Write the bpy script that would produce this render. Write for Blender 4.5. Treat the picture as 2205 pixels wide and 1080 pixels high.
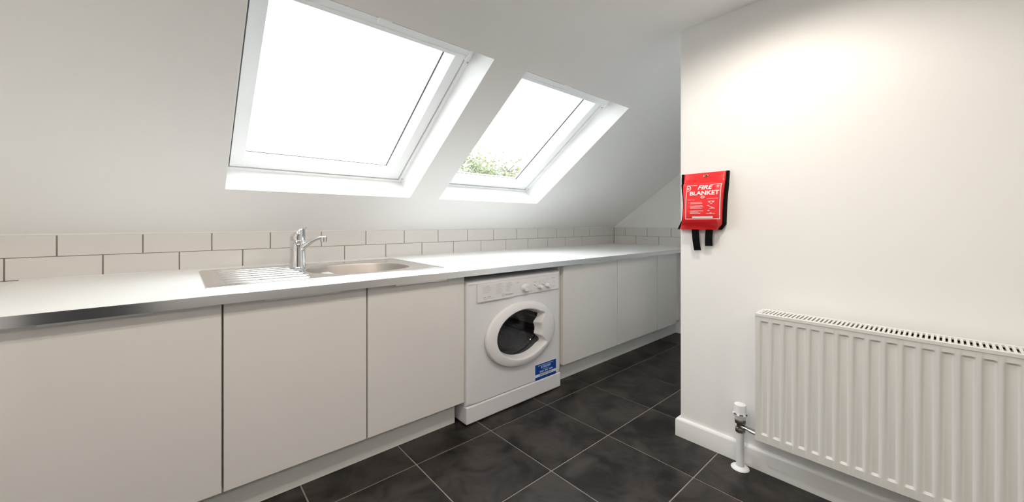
import bpy, bmesh, math, random
from math import sin, cos, tan, pi, radians, sqrt
random.seed(7)
for o in list(bpy.data.objects): bpy.data.objects.remove(o)
SC = bpy.context.scene
COL = SC.collection

# The photograph is 1.46 times wider than life. Sizes below are measured in metres before that
# stretch; HX / HZ turn them into the proportions of the room that the photograph shows.
HX = 1.25
HZ = 1.25 / 1.46
CY, CH, YAW = -1.894, 1.1409, 0.7198          # camera: distance from the tiled wall, height, turn
FPX, HORIZ = 817.66, 479.3                    # focal length and horizon in pixels of the 2205 x 1080 frame

# ------------------------------------------------------------------ camera, world, exposure
cam = bpy.data.cameras.new('camera'); camo = bpy.data.objects.new('camera', cam); COL.objects.link(camo)
camo.location = (0, CY * HX, CH * HZ)
camo.rotation_euler = (pi / 2, 0, -YAW)
cam.sensor_fit = 'HORIZONTAL'; cam.sensor_width = 36
cam.lens = FPX / 2205 * 36
cam.shift_y = (HORIZ - 540) / 2205
cam.clip_start = 0.02
SC.camera = camo

world = bpy.data.worlds.new('overcast_sky'); SC.world = world; world.use_nodes = True
bg = world.node_tree.nodes['Background']
bg.inputs[0].default_value = (0.93, 0.97, 1.0, 1)
SKY = 4.2
bg.inputs[1].default_value = SKY
LAMP = 16.0                                     # watts of each ceiling downlight
vs = SC.view_settings
vs.view_transform = 'Standard'; vs.look = 'None'; vs.exposure = 0.62; vs.gamma = 1; vs.use_curve_mapping = False
SC.cycles.use_denoising = True
SC.cycles.max_bounces = 14; SC.cycles.diffuse_bounces = 10; SC.cycles.transparent_max_bounces = 12

# ------------------------------------------------------------------ helpers
def W(p): return (p[0] * HX, p[1] * HX, p[2] * HZ)
def px(u, v, axis, val):
    """point where the sight line of pixel (u, v) meets the plane axis = val (metres before the stretch)"""
    a = (u - 1102.5) / FPX; b = (HORIZ - v) / 560.0
    d = (sin(YAW) + a * cos(YAW), cos(YAW) - a * sin(YAW), b)
    o = (0, CY, CH); t = (val - o[axis]) / d[axis]
    return [o[i] + d[i] * t for i in range(3)]

ORG = {}
def tag(o, label=None, cat=None, group=None, kind=None):
    if label: o['label'] = label
    if cat: o['category'] = cat
    if group: o['group'] = group
    if kind: o['kind'] = kind
    return o
def thing(name, loc, label, cat, group=None, kind=None):
    o = bpy.data.objects.new(name, None); COL.objects.link(o); o.empty_display_size = 0.05
    o.location = W(loc); ORG[o.name] = loc
    return tag(o, label, cat, group, kind)

class MB:
    def __init__(s): s.v = []; s.f = []
    def add(s, vs_, fs): n = len(s.v); s.v += [tuple(p) for p in vs_]; s.f += [tuple(i + n for i in f) for f in fs]; return s
    def bm(s, b):
        b.verts.index_update(); s.add([v.co[:] for v in b.verts], [[v.index for v in f.verts] for f in b.faces]); b.free(); return s
    def box(s, x0, x1, y0, y1, z0, z1, bev=0, seg=2):
        b = bmesh.new(); bmesh.ops.create_cube(b, size=1)
        for v in b.verts:
            v.co = ((x0 + x1) / 2 + v.co.x * (x1 - x0), (y0 + y1) / 2 + v.co.y * (y1 - y0), (z0 + z1) / 2 + v.co.z * (z1 - z0))
        if bev: bmesh.ops.bevel(b, geom=b.edges[:], offset=bev, segments=seg, affect='EDGES', profile=0.5)
        return s.bm(b)
    def loops(s, L, close=True, cap0=False, cap1=False):
        n = len(L[0]); base = []
        fs = []
        for k in range(len(L) - 1):
            for i in range(n if close else n - 1):
                j = (i + 1) % n
                fs.append((k * n + i, k * n + j, (k + 1) * n + j, (k + 1) * n + i))
        if cap0: fs.append(tuple(reversed(range(n))))
        if cap1: fs.append(tuple((len(L) - 1) * n + i for i in range(n)))
        return s.add([p for l in L for p in l], fs)
    def lathe(s, c, prof, axis='z', n=40, cap0=False, cap1=False, a0=0):
        L = []
        for r, h in prof:
            l = []
            for i in range(n):
                a = a0 + 2 * pi * i / n
                if axis == 'z': l.append((c[0] + r * cos(a), c[1] + r * sin(a), c[2] + h))
                elif axis == 'y': l.append((c[0] + r * cos(a), c[1] + h, c[2] + r * sin(a)))
                else: l.append((c[0] + h, c[1] + r * cos(a), c[2] + r * sin(a)))
            L.append(l)
        return s.loops(L, True, cap0, cap1)
    def tube(s, pts, rad, n=14, flat=None):
        """round tube through pts; rad a number or a list; flat = list of vertical squash factors"""
        import mathutils
        P = [mathutils.Vector(p) for p in pts]; L = []
        for i, p in enumerate(P):
            t = (P[min(i + 1, len(P) - 1)] - P[max(i - 1, 0)]).normalized()
            up = mathutils.Vector((0, 0, 1)) if abs(t.z) < 0.9 else mathutils.Vector((0, 1, 0))
            a = t.cross(up).normalized(); b = a.cross(t).normalized()
            r = rad[i] if isinstance(rad, (list, tuple)) else rad
            fl = flat[i] if flat else 1
            L.append([tuple(p + a * r * cos(2 * pi * k / n) + b * r * fl * sin(2 * pi * k / n)) for k in range(n)])
        return s.loops(L, True, True, True)
    def grid_holes(s, us, vs_, holes, fn, d0, d1):
        """slab over the cells us x vs_ without the cells in holes; fn(u, v, d) gives the point"""
        nu, nv = len(us), len(vs_); idx = lambda i, j, k: (i * nv + j) * 2 + k
        pts = [fn(u, v, d) for u in us for v in vs_ for d in (d0, d1)]
        cell = lambda i, j: 0 <= i < nu - 1 and 0 <= j < nv - 1 and (i, j) not in holes
        fs = []
        for i in range(nu - 1):
            for j in range(nv - 1):
                if not cell(i, j): continue
                fs += [(idx(i, j, 0), idx(i + 1, j, 0), idx(i + 1, j + 1, 0), idx(i, j + 1, 0)),
                       (idx(i, j, 1), idx(i, j + 1, 1), idx(i + 1, j + 1, 1), idx(i + 1, j, 1))]
                for (di, dj, a, b) in ((-1, 0, (i, j), (i, j + 1)), (1, 0, (i + 1, j), (i + 1, j + 1)), (0, -1, (i, j), (i + 1, j)), (0, 1, (i, j + 1), (i + 1, j + 1))):
                    if not cell(i + di, j + dj):
                        fs.append((idx(*a, 0), idx(*b, 0), idx(*b, 1), idx(*a, 1)))
        return s.add(pts, fs)
    def build(s, name, mat, parent=None, smooth=0, label=None, cat=None, group=None, kind=None, origin=None):
        if parent is not None: org = ORG[parent.name]
        elif origin: org = origin
        else:
            xs, ys, zs = zip(*s.v); org = ((min(xs) + max(xs)) / 2, (min(ys) + max(ys)) / 2, min(zs))
        me = bpy.data.meshes.new(name)
        b = bmesh.new()
        vv = [b.verts.new(W([p[i] - org[i] for i in range(3)])) for p in s.v]
        for f in s.f:
            try: b.faces.new([vv[i] for i in f])
            except ValueError: pass
        bmesh.ops.remove_doubles(b, verts=b.verts[:], dist=1e-6)
        loose = [v for v in b.verts if not v.link_faces]
        bmesh.ops.delete(b, geom=loose, context='VERTS')
        bmesh.ops.recalc_face_normals(b, faces=b.faces[:])
        b.to_mesh(me); b.free()
        if smooth:
            for p in me.polygons: p.use_smooth = True
            me.set_sharp_from_angle(angle=radians(smooth))
        me.materials.append(mat)
        o = bpy.data.objects.new(name, me); COL.objects.link(o)
        if parent is not None: o.parent = parent
        else: o.location = W(org)
        ORG[o.name] = org
        return tag(o, label, cat, group, kind)

def rect_ray(cx, cz, x0, x1, z0, z1, a):
    c, s_ = cos(a), sin(a); t = 1e9
    if c > 1e-9: t = min(t, (x1 - cx) / c)
    if c < -1e-9: t = min(t, (x0 - cx) / c)
    if s_ > 1e-9: t = min(t, (z1 - cz) / s_)
    if s_ < -1e-9: t = min(t, (z0 - cz) / s_)
    return cx + c * t, cz + s_ * t
def angles_with_corners(cx, cz, x0, x1, z0, z1, n):
    A = [2 * pi * i / n for i in range(n)]
    for x, z in ((x0, z0), (x1, z0), (x1, z1), (x0, z1)):
        a = math.atan2(z - cz, x - cx) % (2 * pi)
        A = [q for q in A if abs(q - a) > 0.25 * 2 * pi / n] + [a]
    return sorted(A)

# ------------------------------------------------------------------ materials
def mat(name, col, rough=0.5, metal=0.0, var=0.0, vscale=3.0, bump=0.0, bscale=40.0, spec=0.5, coat=0.0, aniso=None):
    m = bpy.data.materials.new(name); m.use_nodes = True
    nt = m.node_tree; p = nt.nodes['Principled BSDF']
    p.inputs['Roughness'].default_value = rough; p.inputs['Metallic'].default_value = metal
    p.inputs['Specular IOR Level'].default_value = spec
    p.inputs['Coat Weight'].default_value = coat; p.inputs['Coat Roughness'].default_value = 0.03
    tc = nt.nodes.new('ShaderNodeTexCoord')
    no = nt.nodes.new('ShaderNodeTexNoise'); no.inputs['Scale'].default_value = vscale; no.inputs['Detail'].default_value = 4
    nt.links.new(tc.outputs['Object'], no.inputs['Vector'])
    cr = nt.nodes.new('ShaderNodeValToRGB')
    cr.color_ramp.elements[0].position = 0.3; cr.color_ramp.elements[1].position = 0.7
    cr.color_ramp.elements[0].color = tuple(max(0, c * (1 - var)) for c in col) + (1,)
    cr.color_ramp.elements[1].color = tuple(min(1, c * (1 + var)) for c in col) + (1,)
    nt.links.new(no.outputs['Fac'], cr.inputs['Fac']); nt.links.new(cr.outputs['Color'], p.inputs['Base Color'])
    if bump:
        n2 = nt.nodes.new('ShaderNodeTexNoise'); n2.inputs['Scale'].default_value = bscale; n2.inputs['Detail'].default_value = 3
        nt.links.new(tc.outputs['Object'], n2.inputs['Vector'])
        if aniso:
            mp = nt.nodes.new('ShaderNodeMapping'); mp.inputs['Scale'].default_value = aniso
            nt.links.new(tc.outputs['Object'], mp.inputs['Vector']); nt.links.new(mp.outputs['Vector'], n2.inputs['Vector'])
        b = nt.nodes.new('ShaderNodeBump'); b.inputs['Strength'].default_value = bump; b.inputs['Distance'].default_value = 0.002
        nt.links.new(n2.outputs['Fac'], b.inputs['Height']); nt.links.new(b.outputs['Normal'], p.inputs['Normal'])
    return m
def glassmat(name, tint, ior=1.45, rough=0.0):
    m = bpy.data.materials.new(name); m.use_nodes = True; nt = m.node_tree
    for n in list(nt.nodes): nt.nodes.remove(n)
    out = nt.nodes.new('ShaderNodeOutputMaterial'); mx = nt.nodes.new('ShaderNodeMixShader')
    tr = nt.nodes.new('ShaderNodeBsdfTransparent'); tr.inputs[0].default_value = tint + (1,)
    gl = nt.nodes.new('ShaderNodeBsdfGlossy'); gl.inputs['Roughness'].default_value = rough
    lw = nt.nodes.new('ShaderNodeLayerWeight'); lw.inputs['Blend'].default_value = 0.5
    pw = nt.nodes.new('ShaderNodeMath'); pw.operation = 'POWER'; pw.inputs[1].default_value = 5     # Schlick reflectance, the same from both sides
    fr = nt.nodes.new('ShaderNodeMath'); fr.operation = 'MULTIPLY_ADD'; f0 = ((ior - 1) / (ior + 1)) ** 2
    fr.inputs[1].default_value = 1 - f0; fr.inputs[2].default_value = f0
    nt.links.new(lw.outputs['Facing'], pw.inputs[0]); nt.links.new(pw.outputs[0], fr.inputs[0]); nt.links.new(fr.outputs[0], mx.inputs[0]); nt.links.new(tr.outputs[0], mx.inputs[1]); nt.links.new(gl.outputs[0], mx.inputs[2])
    nt.links.new(mx.outputs[0], out.inputs[0]); return m
M = {}
M['plaster'] = mat('white_emulsion', (0.85, 0.846, 0.84), 0.75, var=0.008, vscale=1.2, bump=0.05, bscale=60, spec=0.3)
M['ceil'] = M['lining'] = M['plaster']
M['gloss_white'] = mat('skirting_gloss', (0.82, 0.82, 0.82), 0.3, var=0.005)
M['grout'] = mat('taupe_grout', (0.27, 0.235, 0.21), 0.9, var=0.1, vscale=20)
M['wtile'] = mat('glazed_tile', (0.71, 0.685, 0.665), 0.16, var=0.012, vscale=5, bump=0.03, bscale=14)
M['fgrout'] = mat('floor_grout', (0.30, 0.26, 0.235), 0.95, var=0.15, vscale=30)
M['worktop'] = mat('white_laminate', (0.90, 0.905, 0.90), 0.38, var=0.006, vscale=40)
M['alu'] = mat('brushed_aluminium_edge', (0.80, 0.80, 0.81), 0.16, 1.0, var=0.02, vscale=8)
M['pull'] = mat('satin_aluminium_pull', (0.80, 0.80, 0.80), 0.35, 1.0, var=0.02, vscale=8)
M['door'] = mat('high_gloss_white', (0.75, 0.735, 0.72), 0.08, var=0.005, coat=0.3)
M['carcass'] = mat('white_melamine', (0.74, 0.71, 0.68), 0.5, var=0.01)
M['plinth'] = mat('plinth_white', (0.74, 0.74, 0.72), 0.35, var=0.01)
M['steel'] = mat('brushed_stainless', (0.72, 0.69, 0.66), 0.24, 1.0, var=0.03, vscale=15, bump=0.04, bscale=8, aniso=(200, 4, 4))
M['rib'] = mat('pressed_stainless', (0.84, 0.83, 0.82), 0.2, 1.0, var=0.02, vscale=15)
M['bowl'] = mat('satin_stainless', (0.50, 0.455, 0.42), 0.45, 1.0, var=0.04, vscale=15)
M['chrome'] = mat('polished_chrome', (0.74, 0.75, 0.77), 0.06, 1.0, var=0.01)
M['dchrome'] = mat('dull_chrome', (0.40, 0.38, 0.36), 0.22, 1.0, var=0.05, vscale=30)
M['enamel'] = mat('appliance_enamel', (0.76, 0.76, 0.79), 0.28, var=0.004)
M['plastic'] = mat('appliance_plastic', (0.78, 0.78, 0.80), 0.3, var=0.004)
M['ring'] = mat('door_ring_plastic', (0.80, 0.80, 0.815), 0.22, var=0.004)
M['grey_print'] = mat('grey_print', (0.42, 0.42, 0.44), 0.6, var=0.02)
M['dark_print'] = mat('dark_print', (0.12, 0.12, 0.14), 0.6, var=0.02)
M['rubber'] = mat('grey_rubber_gasket', (0.16, 0.165, 0.175), 0.5, var=0.05, vscale=10)
M['blue'] = mat('blue_sticker', (0.005, 0.055, 0.33), 0.35, var=0.03)
M['paper'] = mat('white_sticker', (0.80, 0.82, 0.86), 0.4, var=0.01)
M['print_blue'] = mat('pale_blue_print', (0.45, 0.62, 0.90), 0.5, var=0.02)
M['red'] = mat('red_vinyl', (0.84, 0.022, 0.028), 0.3, var=0.08, vscale=18, bump=0.25, bscale=30)
M['white_print'] = mat('white_print', (0.88, 0.80, 0.80), 0.5, var=0.02)
M['pink_print'] = mat('worn_white_print', (0.85, 0.42, 0.42), 0.5, var=0.1, vscale=60)
M['black'] = mat('black_webbing', (0.004, 0.004, 0.0045), 0.85, var=0.2, vscale=60, bump=0.3, bscale=200, spec=0.12)
M['brass'] = mat('brass_grommet', (0.75, 0.62, 0.38), 0.3, 1.0, var=0.05)
M['rad'] = mat('radiator_enamel', (0.71, 0.705, 0.69), 0.3, var=0.005)
M['valve_white'] = mat('valve_plastic', (0.80, 0.80, 0.82), 0.35, var=0.01)
M['upvc'] = mat('white_window_frame', (0.91, 0.92, 0.93), 0.35, var=0.005)
M['gasket'] = mat('window_gasket', (0.10, 0.105, 0.12), 0.6, var=0.05)
M['pane'] = glassmat('window_glass', (0.97, 0.985, 0.98))
M['porthole'] = glassmat('porthole_glass', (0.88, 0.89, 0.91), 1.55)
M['added_door'] = mat('added_door_charcoal', (0.05, 0.055, 0.07), 0.4, var=0.1, vscale=6)
M['leaf'] = mat('tree_leaf', (0.30, 0.33, 0.16), 0.6, var=0.25, vscale=1.5)
M['bark'] = mat('tree_bark', (0.14, 0.10, 0.07), 0.9, var=0.3, vscale=6, bump=0.5)
M['lawn'] = mat('lawn', (0.10, 0.14, 0.05), 0.9, var=0.3, vscale=2)
M['glow'] = mat('lamp_glow', (1, 0.9, 0.75), 0.5, var=0.0)
_p = M['glow'].node_tree.nodes['Principled BSDF']; _p.inputs['Emission Color'].default_value = (1, 0.8, 0.55, 1); _p.inputs['Emission Strength'].default_value = 30

def drum_mat():
    m = mat('perforated_drum_steel', (0.30, 0.30, 0.32), 0.45, 0.55, var=0.2, vscale=9)
    nt = m.node_tree; p = nt.nodes['Principled BSDF']; tc = [n for n in nt.nodes if n.type == 'TEX_COORD'][0]
    vo = nt.nodes.new('ShaderNodeTexVoronoi'); vo.inputs['Scale'].default_value = 105
    nt.links.new(tc.outputs['Object'], vo.inputs['Vector'])
    r = nt.nodes.new('ShaderNodeValToRGB'); r.color_ramp.elements[0].position = 0.22; r.color_ramp.elements[1].position = 0.3
    r.color_ramp.elements[0].color = (0.16, 0.16, 0.17, 1); r.color_ramp.elements[1].color = (0.58, 0.58, 0.60, 1)
    nt.links.new(vo.outputs['Distance'], r.inputs['Fac']); nt.links.new(r.outputs['Color'], p.inputs['Base Color'])
    return m
M['drum'] = drum_mat()

def slate_mat():
    m = bpy.data.materials.new('charcoal_slate_tile'); m.use_nodes = True; nt = m.node_tree; p = nt.nodes['Principled BSDF']
    tc = nt.nodes.new('ShaderNodeTexCoord'); oi = nt.nodes.new('ShaderNodeObjectInfo')
    mu = nt.nodes.new('ShaderNodeVectorMath'); mu.operation = 'SCALE'; mu.inputs[0].default_value = (37, 53, 11)
    nt.links.new(oi.outputs['Random'], mu.inputs['Scale'])
    ad = nt.nodes.new('ShaderNodeVectorMath'); ad.operation = 'ADD'
    nt.links.new(tc.outputs['Object'], ad.inputs[0]); nt.links.new(mu.outputs[0], ad.inputs[1])
    n1 = nt.nodes.new('ShaderNodeTexNoise'); n1.inputs['Scale'].default_value = 6; n1.inputs['Detail'].default_value = 9; n1.inputs['Roughness'].default_value = 0.62; n1.inputs['Distortion'].default_value = 0.6
    nt.links.new(ad.outputs[0], n1.inputs['Vector'])
    r1 = nt.nodes.new('ShaderNodeValToRGB'); e = r1.color_ramp.elements
    e[0].position = 0.40; e[0].color = (0.0042, 0.0036, 0.0034, 1); e[1].position = 0.62; e[1].color = (0.041, 0.035, 0.0315, 1)
    k = r1.color_ramp.elements.new(0.48); k.color = (0.018, 0.0155, 0.0142, 1)
    nt.links.new(n1.outputs['Fac'], r1.inputs['Fac'])
    nt.links.new(r1.outputs['Color'], p.inputs['Base Color'])
    p.inputs['Roughness'].default_value = 0.42; p.inputs['Specular IOR Level'].default_value = 0.35
    n2 = nt.nodes.new('ShaderNodeTexNoise'); n2.inputs['Scale'].default_value = 30; n2.inputs['Detail'].default_value = 6
    nt.links.new(ad.outputs[0], n2.inputs['Vector'])
    b = nt.nodes.new('ShaderNodeBump'); b.inputs['Strength'].default_value = 0.35; b.inputs['Distance'].default_value = 0.002
    nt.links.new(n2.outputs['Fac'], b.inputs['Height']); nt.links.new(b.outputs['Normal'], p.inputs['Normal'])
    return m
M['slate'] = slate_mat()

# ------------------------------------------------------------------ the room
XL, XE, XR = -1.08, 2.84, 1.388          # left wall, tiled end wall, radiator wall
YC, YB = -1.25, -3.75                    # end of the radiator wall, rear wall
ZC, ZK = 2.17, 1.09                      # flat ceiling, foot of the sloping ceiling
PIT = radians(45.5)
ZW, ZWB = 0.8794, 0.845                  # worktop top and underside
DW, DD, DP = 0.7097, 0.6797, 0.630       # fronts of worktop, doors, plinth
ZJ, ZT = 0.982, 1.083                    # joint between the two tile courses, top of the tiles
SMAX = (ZC - ZK) / sin(PIT)
COVE = 0.22                              # the slope turns into the flat ceiling over a soft plaster curve
RAD_C = COVE / tan(PIT / 2); S_ARC = SMAX - COVE
def slope(x, s, d): return (x, 0.006 - s * cos(PIT) + d * sin(PIT), ZK + s * sin(PIT) + d * cos(PIT))

floor = MB().box(XL - 0.1, XE + 0.1, YB - 0.1, 0.15, -0.12, -0.003).build('floor', M['fgrout'], kind='structure', label='dark slate-look tiled floor with pale grout lines', cat='floor', origin=(0, 0, 0))
FX0, FY0, FPX_, FPY_ = 0.578, -0.7656, 0.3056, 0.309
tile_cache = {}
def floor_tile(x0, x1, y0, y1):
    key = (round(x1 - x0, 4), round(y1 - y0, 4)); cx, cy = (x0 + x1) / 2, (y0 + y1) / 2
    if key not in tile_cache:
        w, h = key
        t = MB().box(cx - w / 2, cx + w / 2, cy - h / 2, cy + h / 2, -0.008, 0, 0.0008, 1).build('floor_tile', M['slate'], origin=(cx, cy, 0))
        tile_cache[key] = t.data
    else:
        t = bpy.data.objects.new('floor_tile', tile_cache[key]); COL.objects.link(t); ORG[t.name] = (cx, cy, 0)
        t.location = W((cx, cy, 0))
    t.parent = floor
G = 0.0022
for i in range(-7, 9):
    for j in range(-1, 11):
        x0, x1 = FX0 + i * FPX_ + G, FX0 + (i + 1) * FPX_ - G
        y1, y0 = FY0 - j * FPY_ - G, FY0 - (j + 1) * FPY_ + G
        xm = XE if y0 > YC - 0.02 else XR
        if y0 < YC - 0.02 and y1 > YC and x1 > XR: xm = XE; y0 = max(y0, YC + 0.002) if x0 > XR - 0.05 else y0
        x0, x1 = max(x0, XL + 0.002), min(x1, xm - 0.002); y0 = max(y0, YB + 0.002); y1 = min(y1, -0.002)
        if x1 - x0 < 0.02 or y1 - y0 < 0.02: continue
        floor_tile(x0, x1, y0, y1)

ceil = MB().box(XL - 0.1, XE + 0.1, YB - 0.1, slope(0, SMAX, 0)[1] - COVE, ZC, ZC + 0.16).build('ceiling', M['ceil'], kind='structure', label='flat white ceiling above the sloping part', cat='ceiling')
OX = ((0.1185, 0.8295), (0.978, 1.6825)); OS = (0.311, 1.239)
us = [XL - 0.1, OX[0][0], OX[0][1], OX[1][0], OX[1][1], XE + 0.1]; ss = [-0.1, OS[0], OS[1]] + [S_ARC + RAD_C * PIT * k / 10 for k in range(11)]
def coved(x, s, d):
    if s <= S_ARC: return slope(x, s, d)
    a = (s - S_ARC) / RAD_C; p = slope(x, S_ARC, 0)          # centre of the curve lies inside the room
    cy, cz = p[1] - RAD_C * sin(PIT), p[2] - RAD_C * cos(PIT)
    return (x, cy + (RAD_C + d) * sin(PIT - a), cz + (RAD_C + d) * cos(PIT - a))
MB().grid_holes(us, ss, {(1, 1), (3, 1)}, coved, 0.0, 0.165).build('ceiling_slope', M['plaster'], smooth=30, kind='structure', label='white sloping ceiling pierced by two roof windows', cat='ceiling')

wall_back = MB().box(XL - 0.1, XE + 0.1, 0.006, 0.15, 0, ZK + 0.02).build('wall_back', M['plaster'], kind='structure', label='low white wall with tiled splashback behind the worktop', cat='wall')
def gable(mb, x0, x1, top=0.12):
    pr = [(0.12, 0), (0.12, ZK - 0.1), (slope(0, 0, 0.13)[1], slope(0, 0, 0.13)[2]), (slope(0, SMAX, 0.13)[1], slope(0, SMAX, 0.13)[2]), (YB - 0.1, ZC + 0.1), (YB - 0.1, 0)]
    n = len(pr); mb.add([(x, y, z) for x in (x0, x1) for y, z in pr], [tuple(range(n)), tuple(range(2 * n - 1, n - 1, -1))] + [(i, (i + 1) % n, n + (i + 1) % n, n + i) for i in range(n)]); return mb
gable(MB(), XL - 0.1, XL).build('wall_left', M['plaster'], kind='structure', label='white wall beside the return worktop', cat='wall')
we = gable(MB(), XE + 0.008, XE + 0.1)
we.box(2.672, XE + 0.02, YC - 0.05, -0.02, 0, ZWB - 0.004)
wall_end = we.build('wall_end', M['plaster'], kind='structure', label='white end wall with tiles where the worktop stops', cat='wall')
wr = MB()
b = bmesh.new(); bmesh.ops.create_cube(b, size=1)
for v in b.verts: v.co = ((XR + XE + 0.1) / 2 + v.co.x * (XE + 0.1 - XR), (YC + YB - 0.1) / 2 + v.co.y * (YC - YB + 0.1), ZC / 2 + v.co.z * ZC)
ed = [e for e in b.edges if abs(e.verts[0].co.x - XR) < 1e-4 and abs(e.verts[1].co.x - XR) < 1e-4 and abs(e.verts[0].co.y - YC) < 1e-4 and abs(e.verts[1].co.y - YC) < 1e-4]
bmesh.ops.bevel(b, geom=ed, offset=0.006, segments=3, affect='EDGES')
wr.bm(b)
wall_right = wr.build('wall_right', M['plaster'], kind='structure', label='white wall carrying the radiator and the red pouch', cat='wall')
MB().box(XL - 0.1, XR, YB - 0.1, YB, 0, ZC).build('wall_rear', M['plaster'], kind='structure', label='white wall opposite the roof windows', cat='wall')
d1 = MB().box(-0.88, -0.18, YB, YB + 0.02, 0.005, 1.80).build('added_dark_door', M['added_door'], kind='structure', label='unseen charcoal door added opposite the windows to reflect dark in the worktop edge', cat='door')  # unseen door, added so the worktop's metal edge reflects something dark
MB().lathe((-0.26, YB + 0.02, 0.92), [(0.0, 0), (0.022, 0), (0.022, 0.006), (0.009, 0.01), (0.009, 0.04), (0.024, 0.05), (0.02, 0.068), (0.0, 0.07)], 'y', 18).build('door_knob', M['chrome'], d1, smooth=40)

# skirting boards
SK, SH = 0.012, 0.096
def skirting(name, pts, label):
    """board of L-shaped plan following pts = [(x, y, nx, ny)], rounded upper edge"""
    prof = [(0, 0), (SK, 0), (SK, SH - 0.012), (SK * 0.8, SH - 0.004), (SK * 0.4, SH), (0, SH)]
    L = [[(x + nx * a, y + ny * a, z) for a, z in prof] for x, y, nx, ny in pts]
    return MB().loops(L, True, True, True).build(name, M['gloss_white'], kind='structure', label=label, cat='skirting', smooth=50)
skirting('baseboard_right', [(XR, YB, -1, 0), (XR, YC, -1, 1), (2.672 - SK, YC, 0, 1)], 'white skirting board along the radiator wall and round its corner')
skirting('baseboard_end', [(2.672, -0.56, -1, 0), (2.672, YC + SK, -1, 0)], 'white skirting board at the end of the cabinet run')

# wall tiles, one by one
grout = MB().box(XL, XE + 0.004, 0.0035, 0.0065, ZW, ZT - 0.002)
grout.build('grout', M['grout'], wall_back)
MB().box(XE + 0.0035, XE + 0.009, -DW + 0.01, 0.002, ZW, ZT - 0.002).build('grout', M['grout'], wall_end)
top_u = [122.0, 307.6, 456.2, 582.2, 692.2, 788, 870.6, 943.5, 1006.8, 1062.9, 1113, 1158.1, 1198.8, 1235.5, 1269.3, 1300.1]
low_u = [8.5, 221.5, 386.2, 522.6, 640, 742, 831, 908.8, 976.4, 1035.8, 1089.4, 1136.7, 1179.7, 1217.5, 1253, 1286, 1315]
jx = lambda u: px(u, 510, 1, 0.0)[0]
def course(js, z0, z1, first, last, g=0.0019):
    xs = [first] + js + [last]
    for a, c in zip(xs[:-1], xs[1:]):
        if c - a < 0.012: continue
        MB().box(a + g, c - g, 0.0, 0.006, z0, z1, 0.0009, 1).build('wall_tile', M['wtile'], wall_back)
tj = [jx(u) for u in top_u]; lj = [jx(u) for u in low_u]
tj = [tj[0] - 0.2 * k for k in (3, 2, 1)] + tj; lj = [lj[0] - 0.2 * k for k in (3, 2, 1)] + lj
course(tj, ZJ + 0.0013, ZT, XL + 0.002, XE)
course(lj, ZW + 0.0012, ZJ - 0.0013, XL + 0.002, XE)
ey_t = [-0.0078 - 0.2 * k for k in (0.5, 1.5, 2.5)]; ey_l = [-0.0078 - 0.2 * k for k in (1, 2, 3)]
for js, z0, z1 in ((ey_t, ZJ + 0.0013, ZT), (ey_l, ZW + 0.0012, ZJ - 0.0013)):
    ys = [0.0] + js + [-DW + 0.012]
    for a, c in zip(ys[:-1], ys[1:]):
        MB().box(XE, XE + 0.006, c + 0.0017, a - 0.0017, z0, z1, 0.0009, 1).build('wall_tile', M['wtile'], wall_end)

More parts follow.
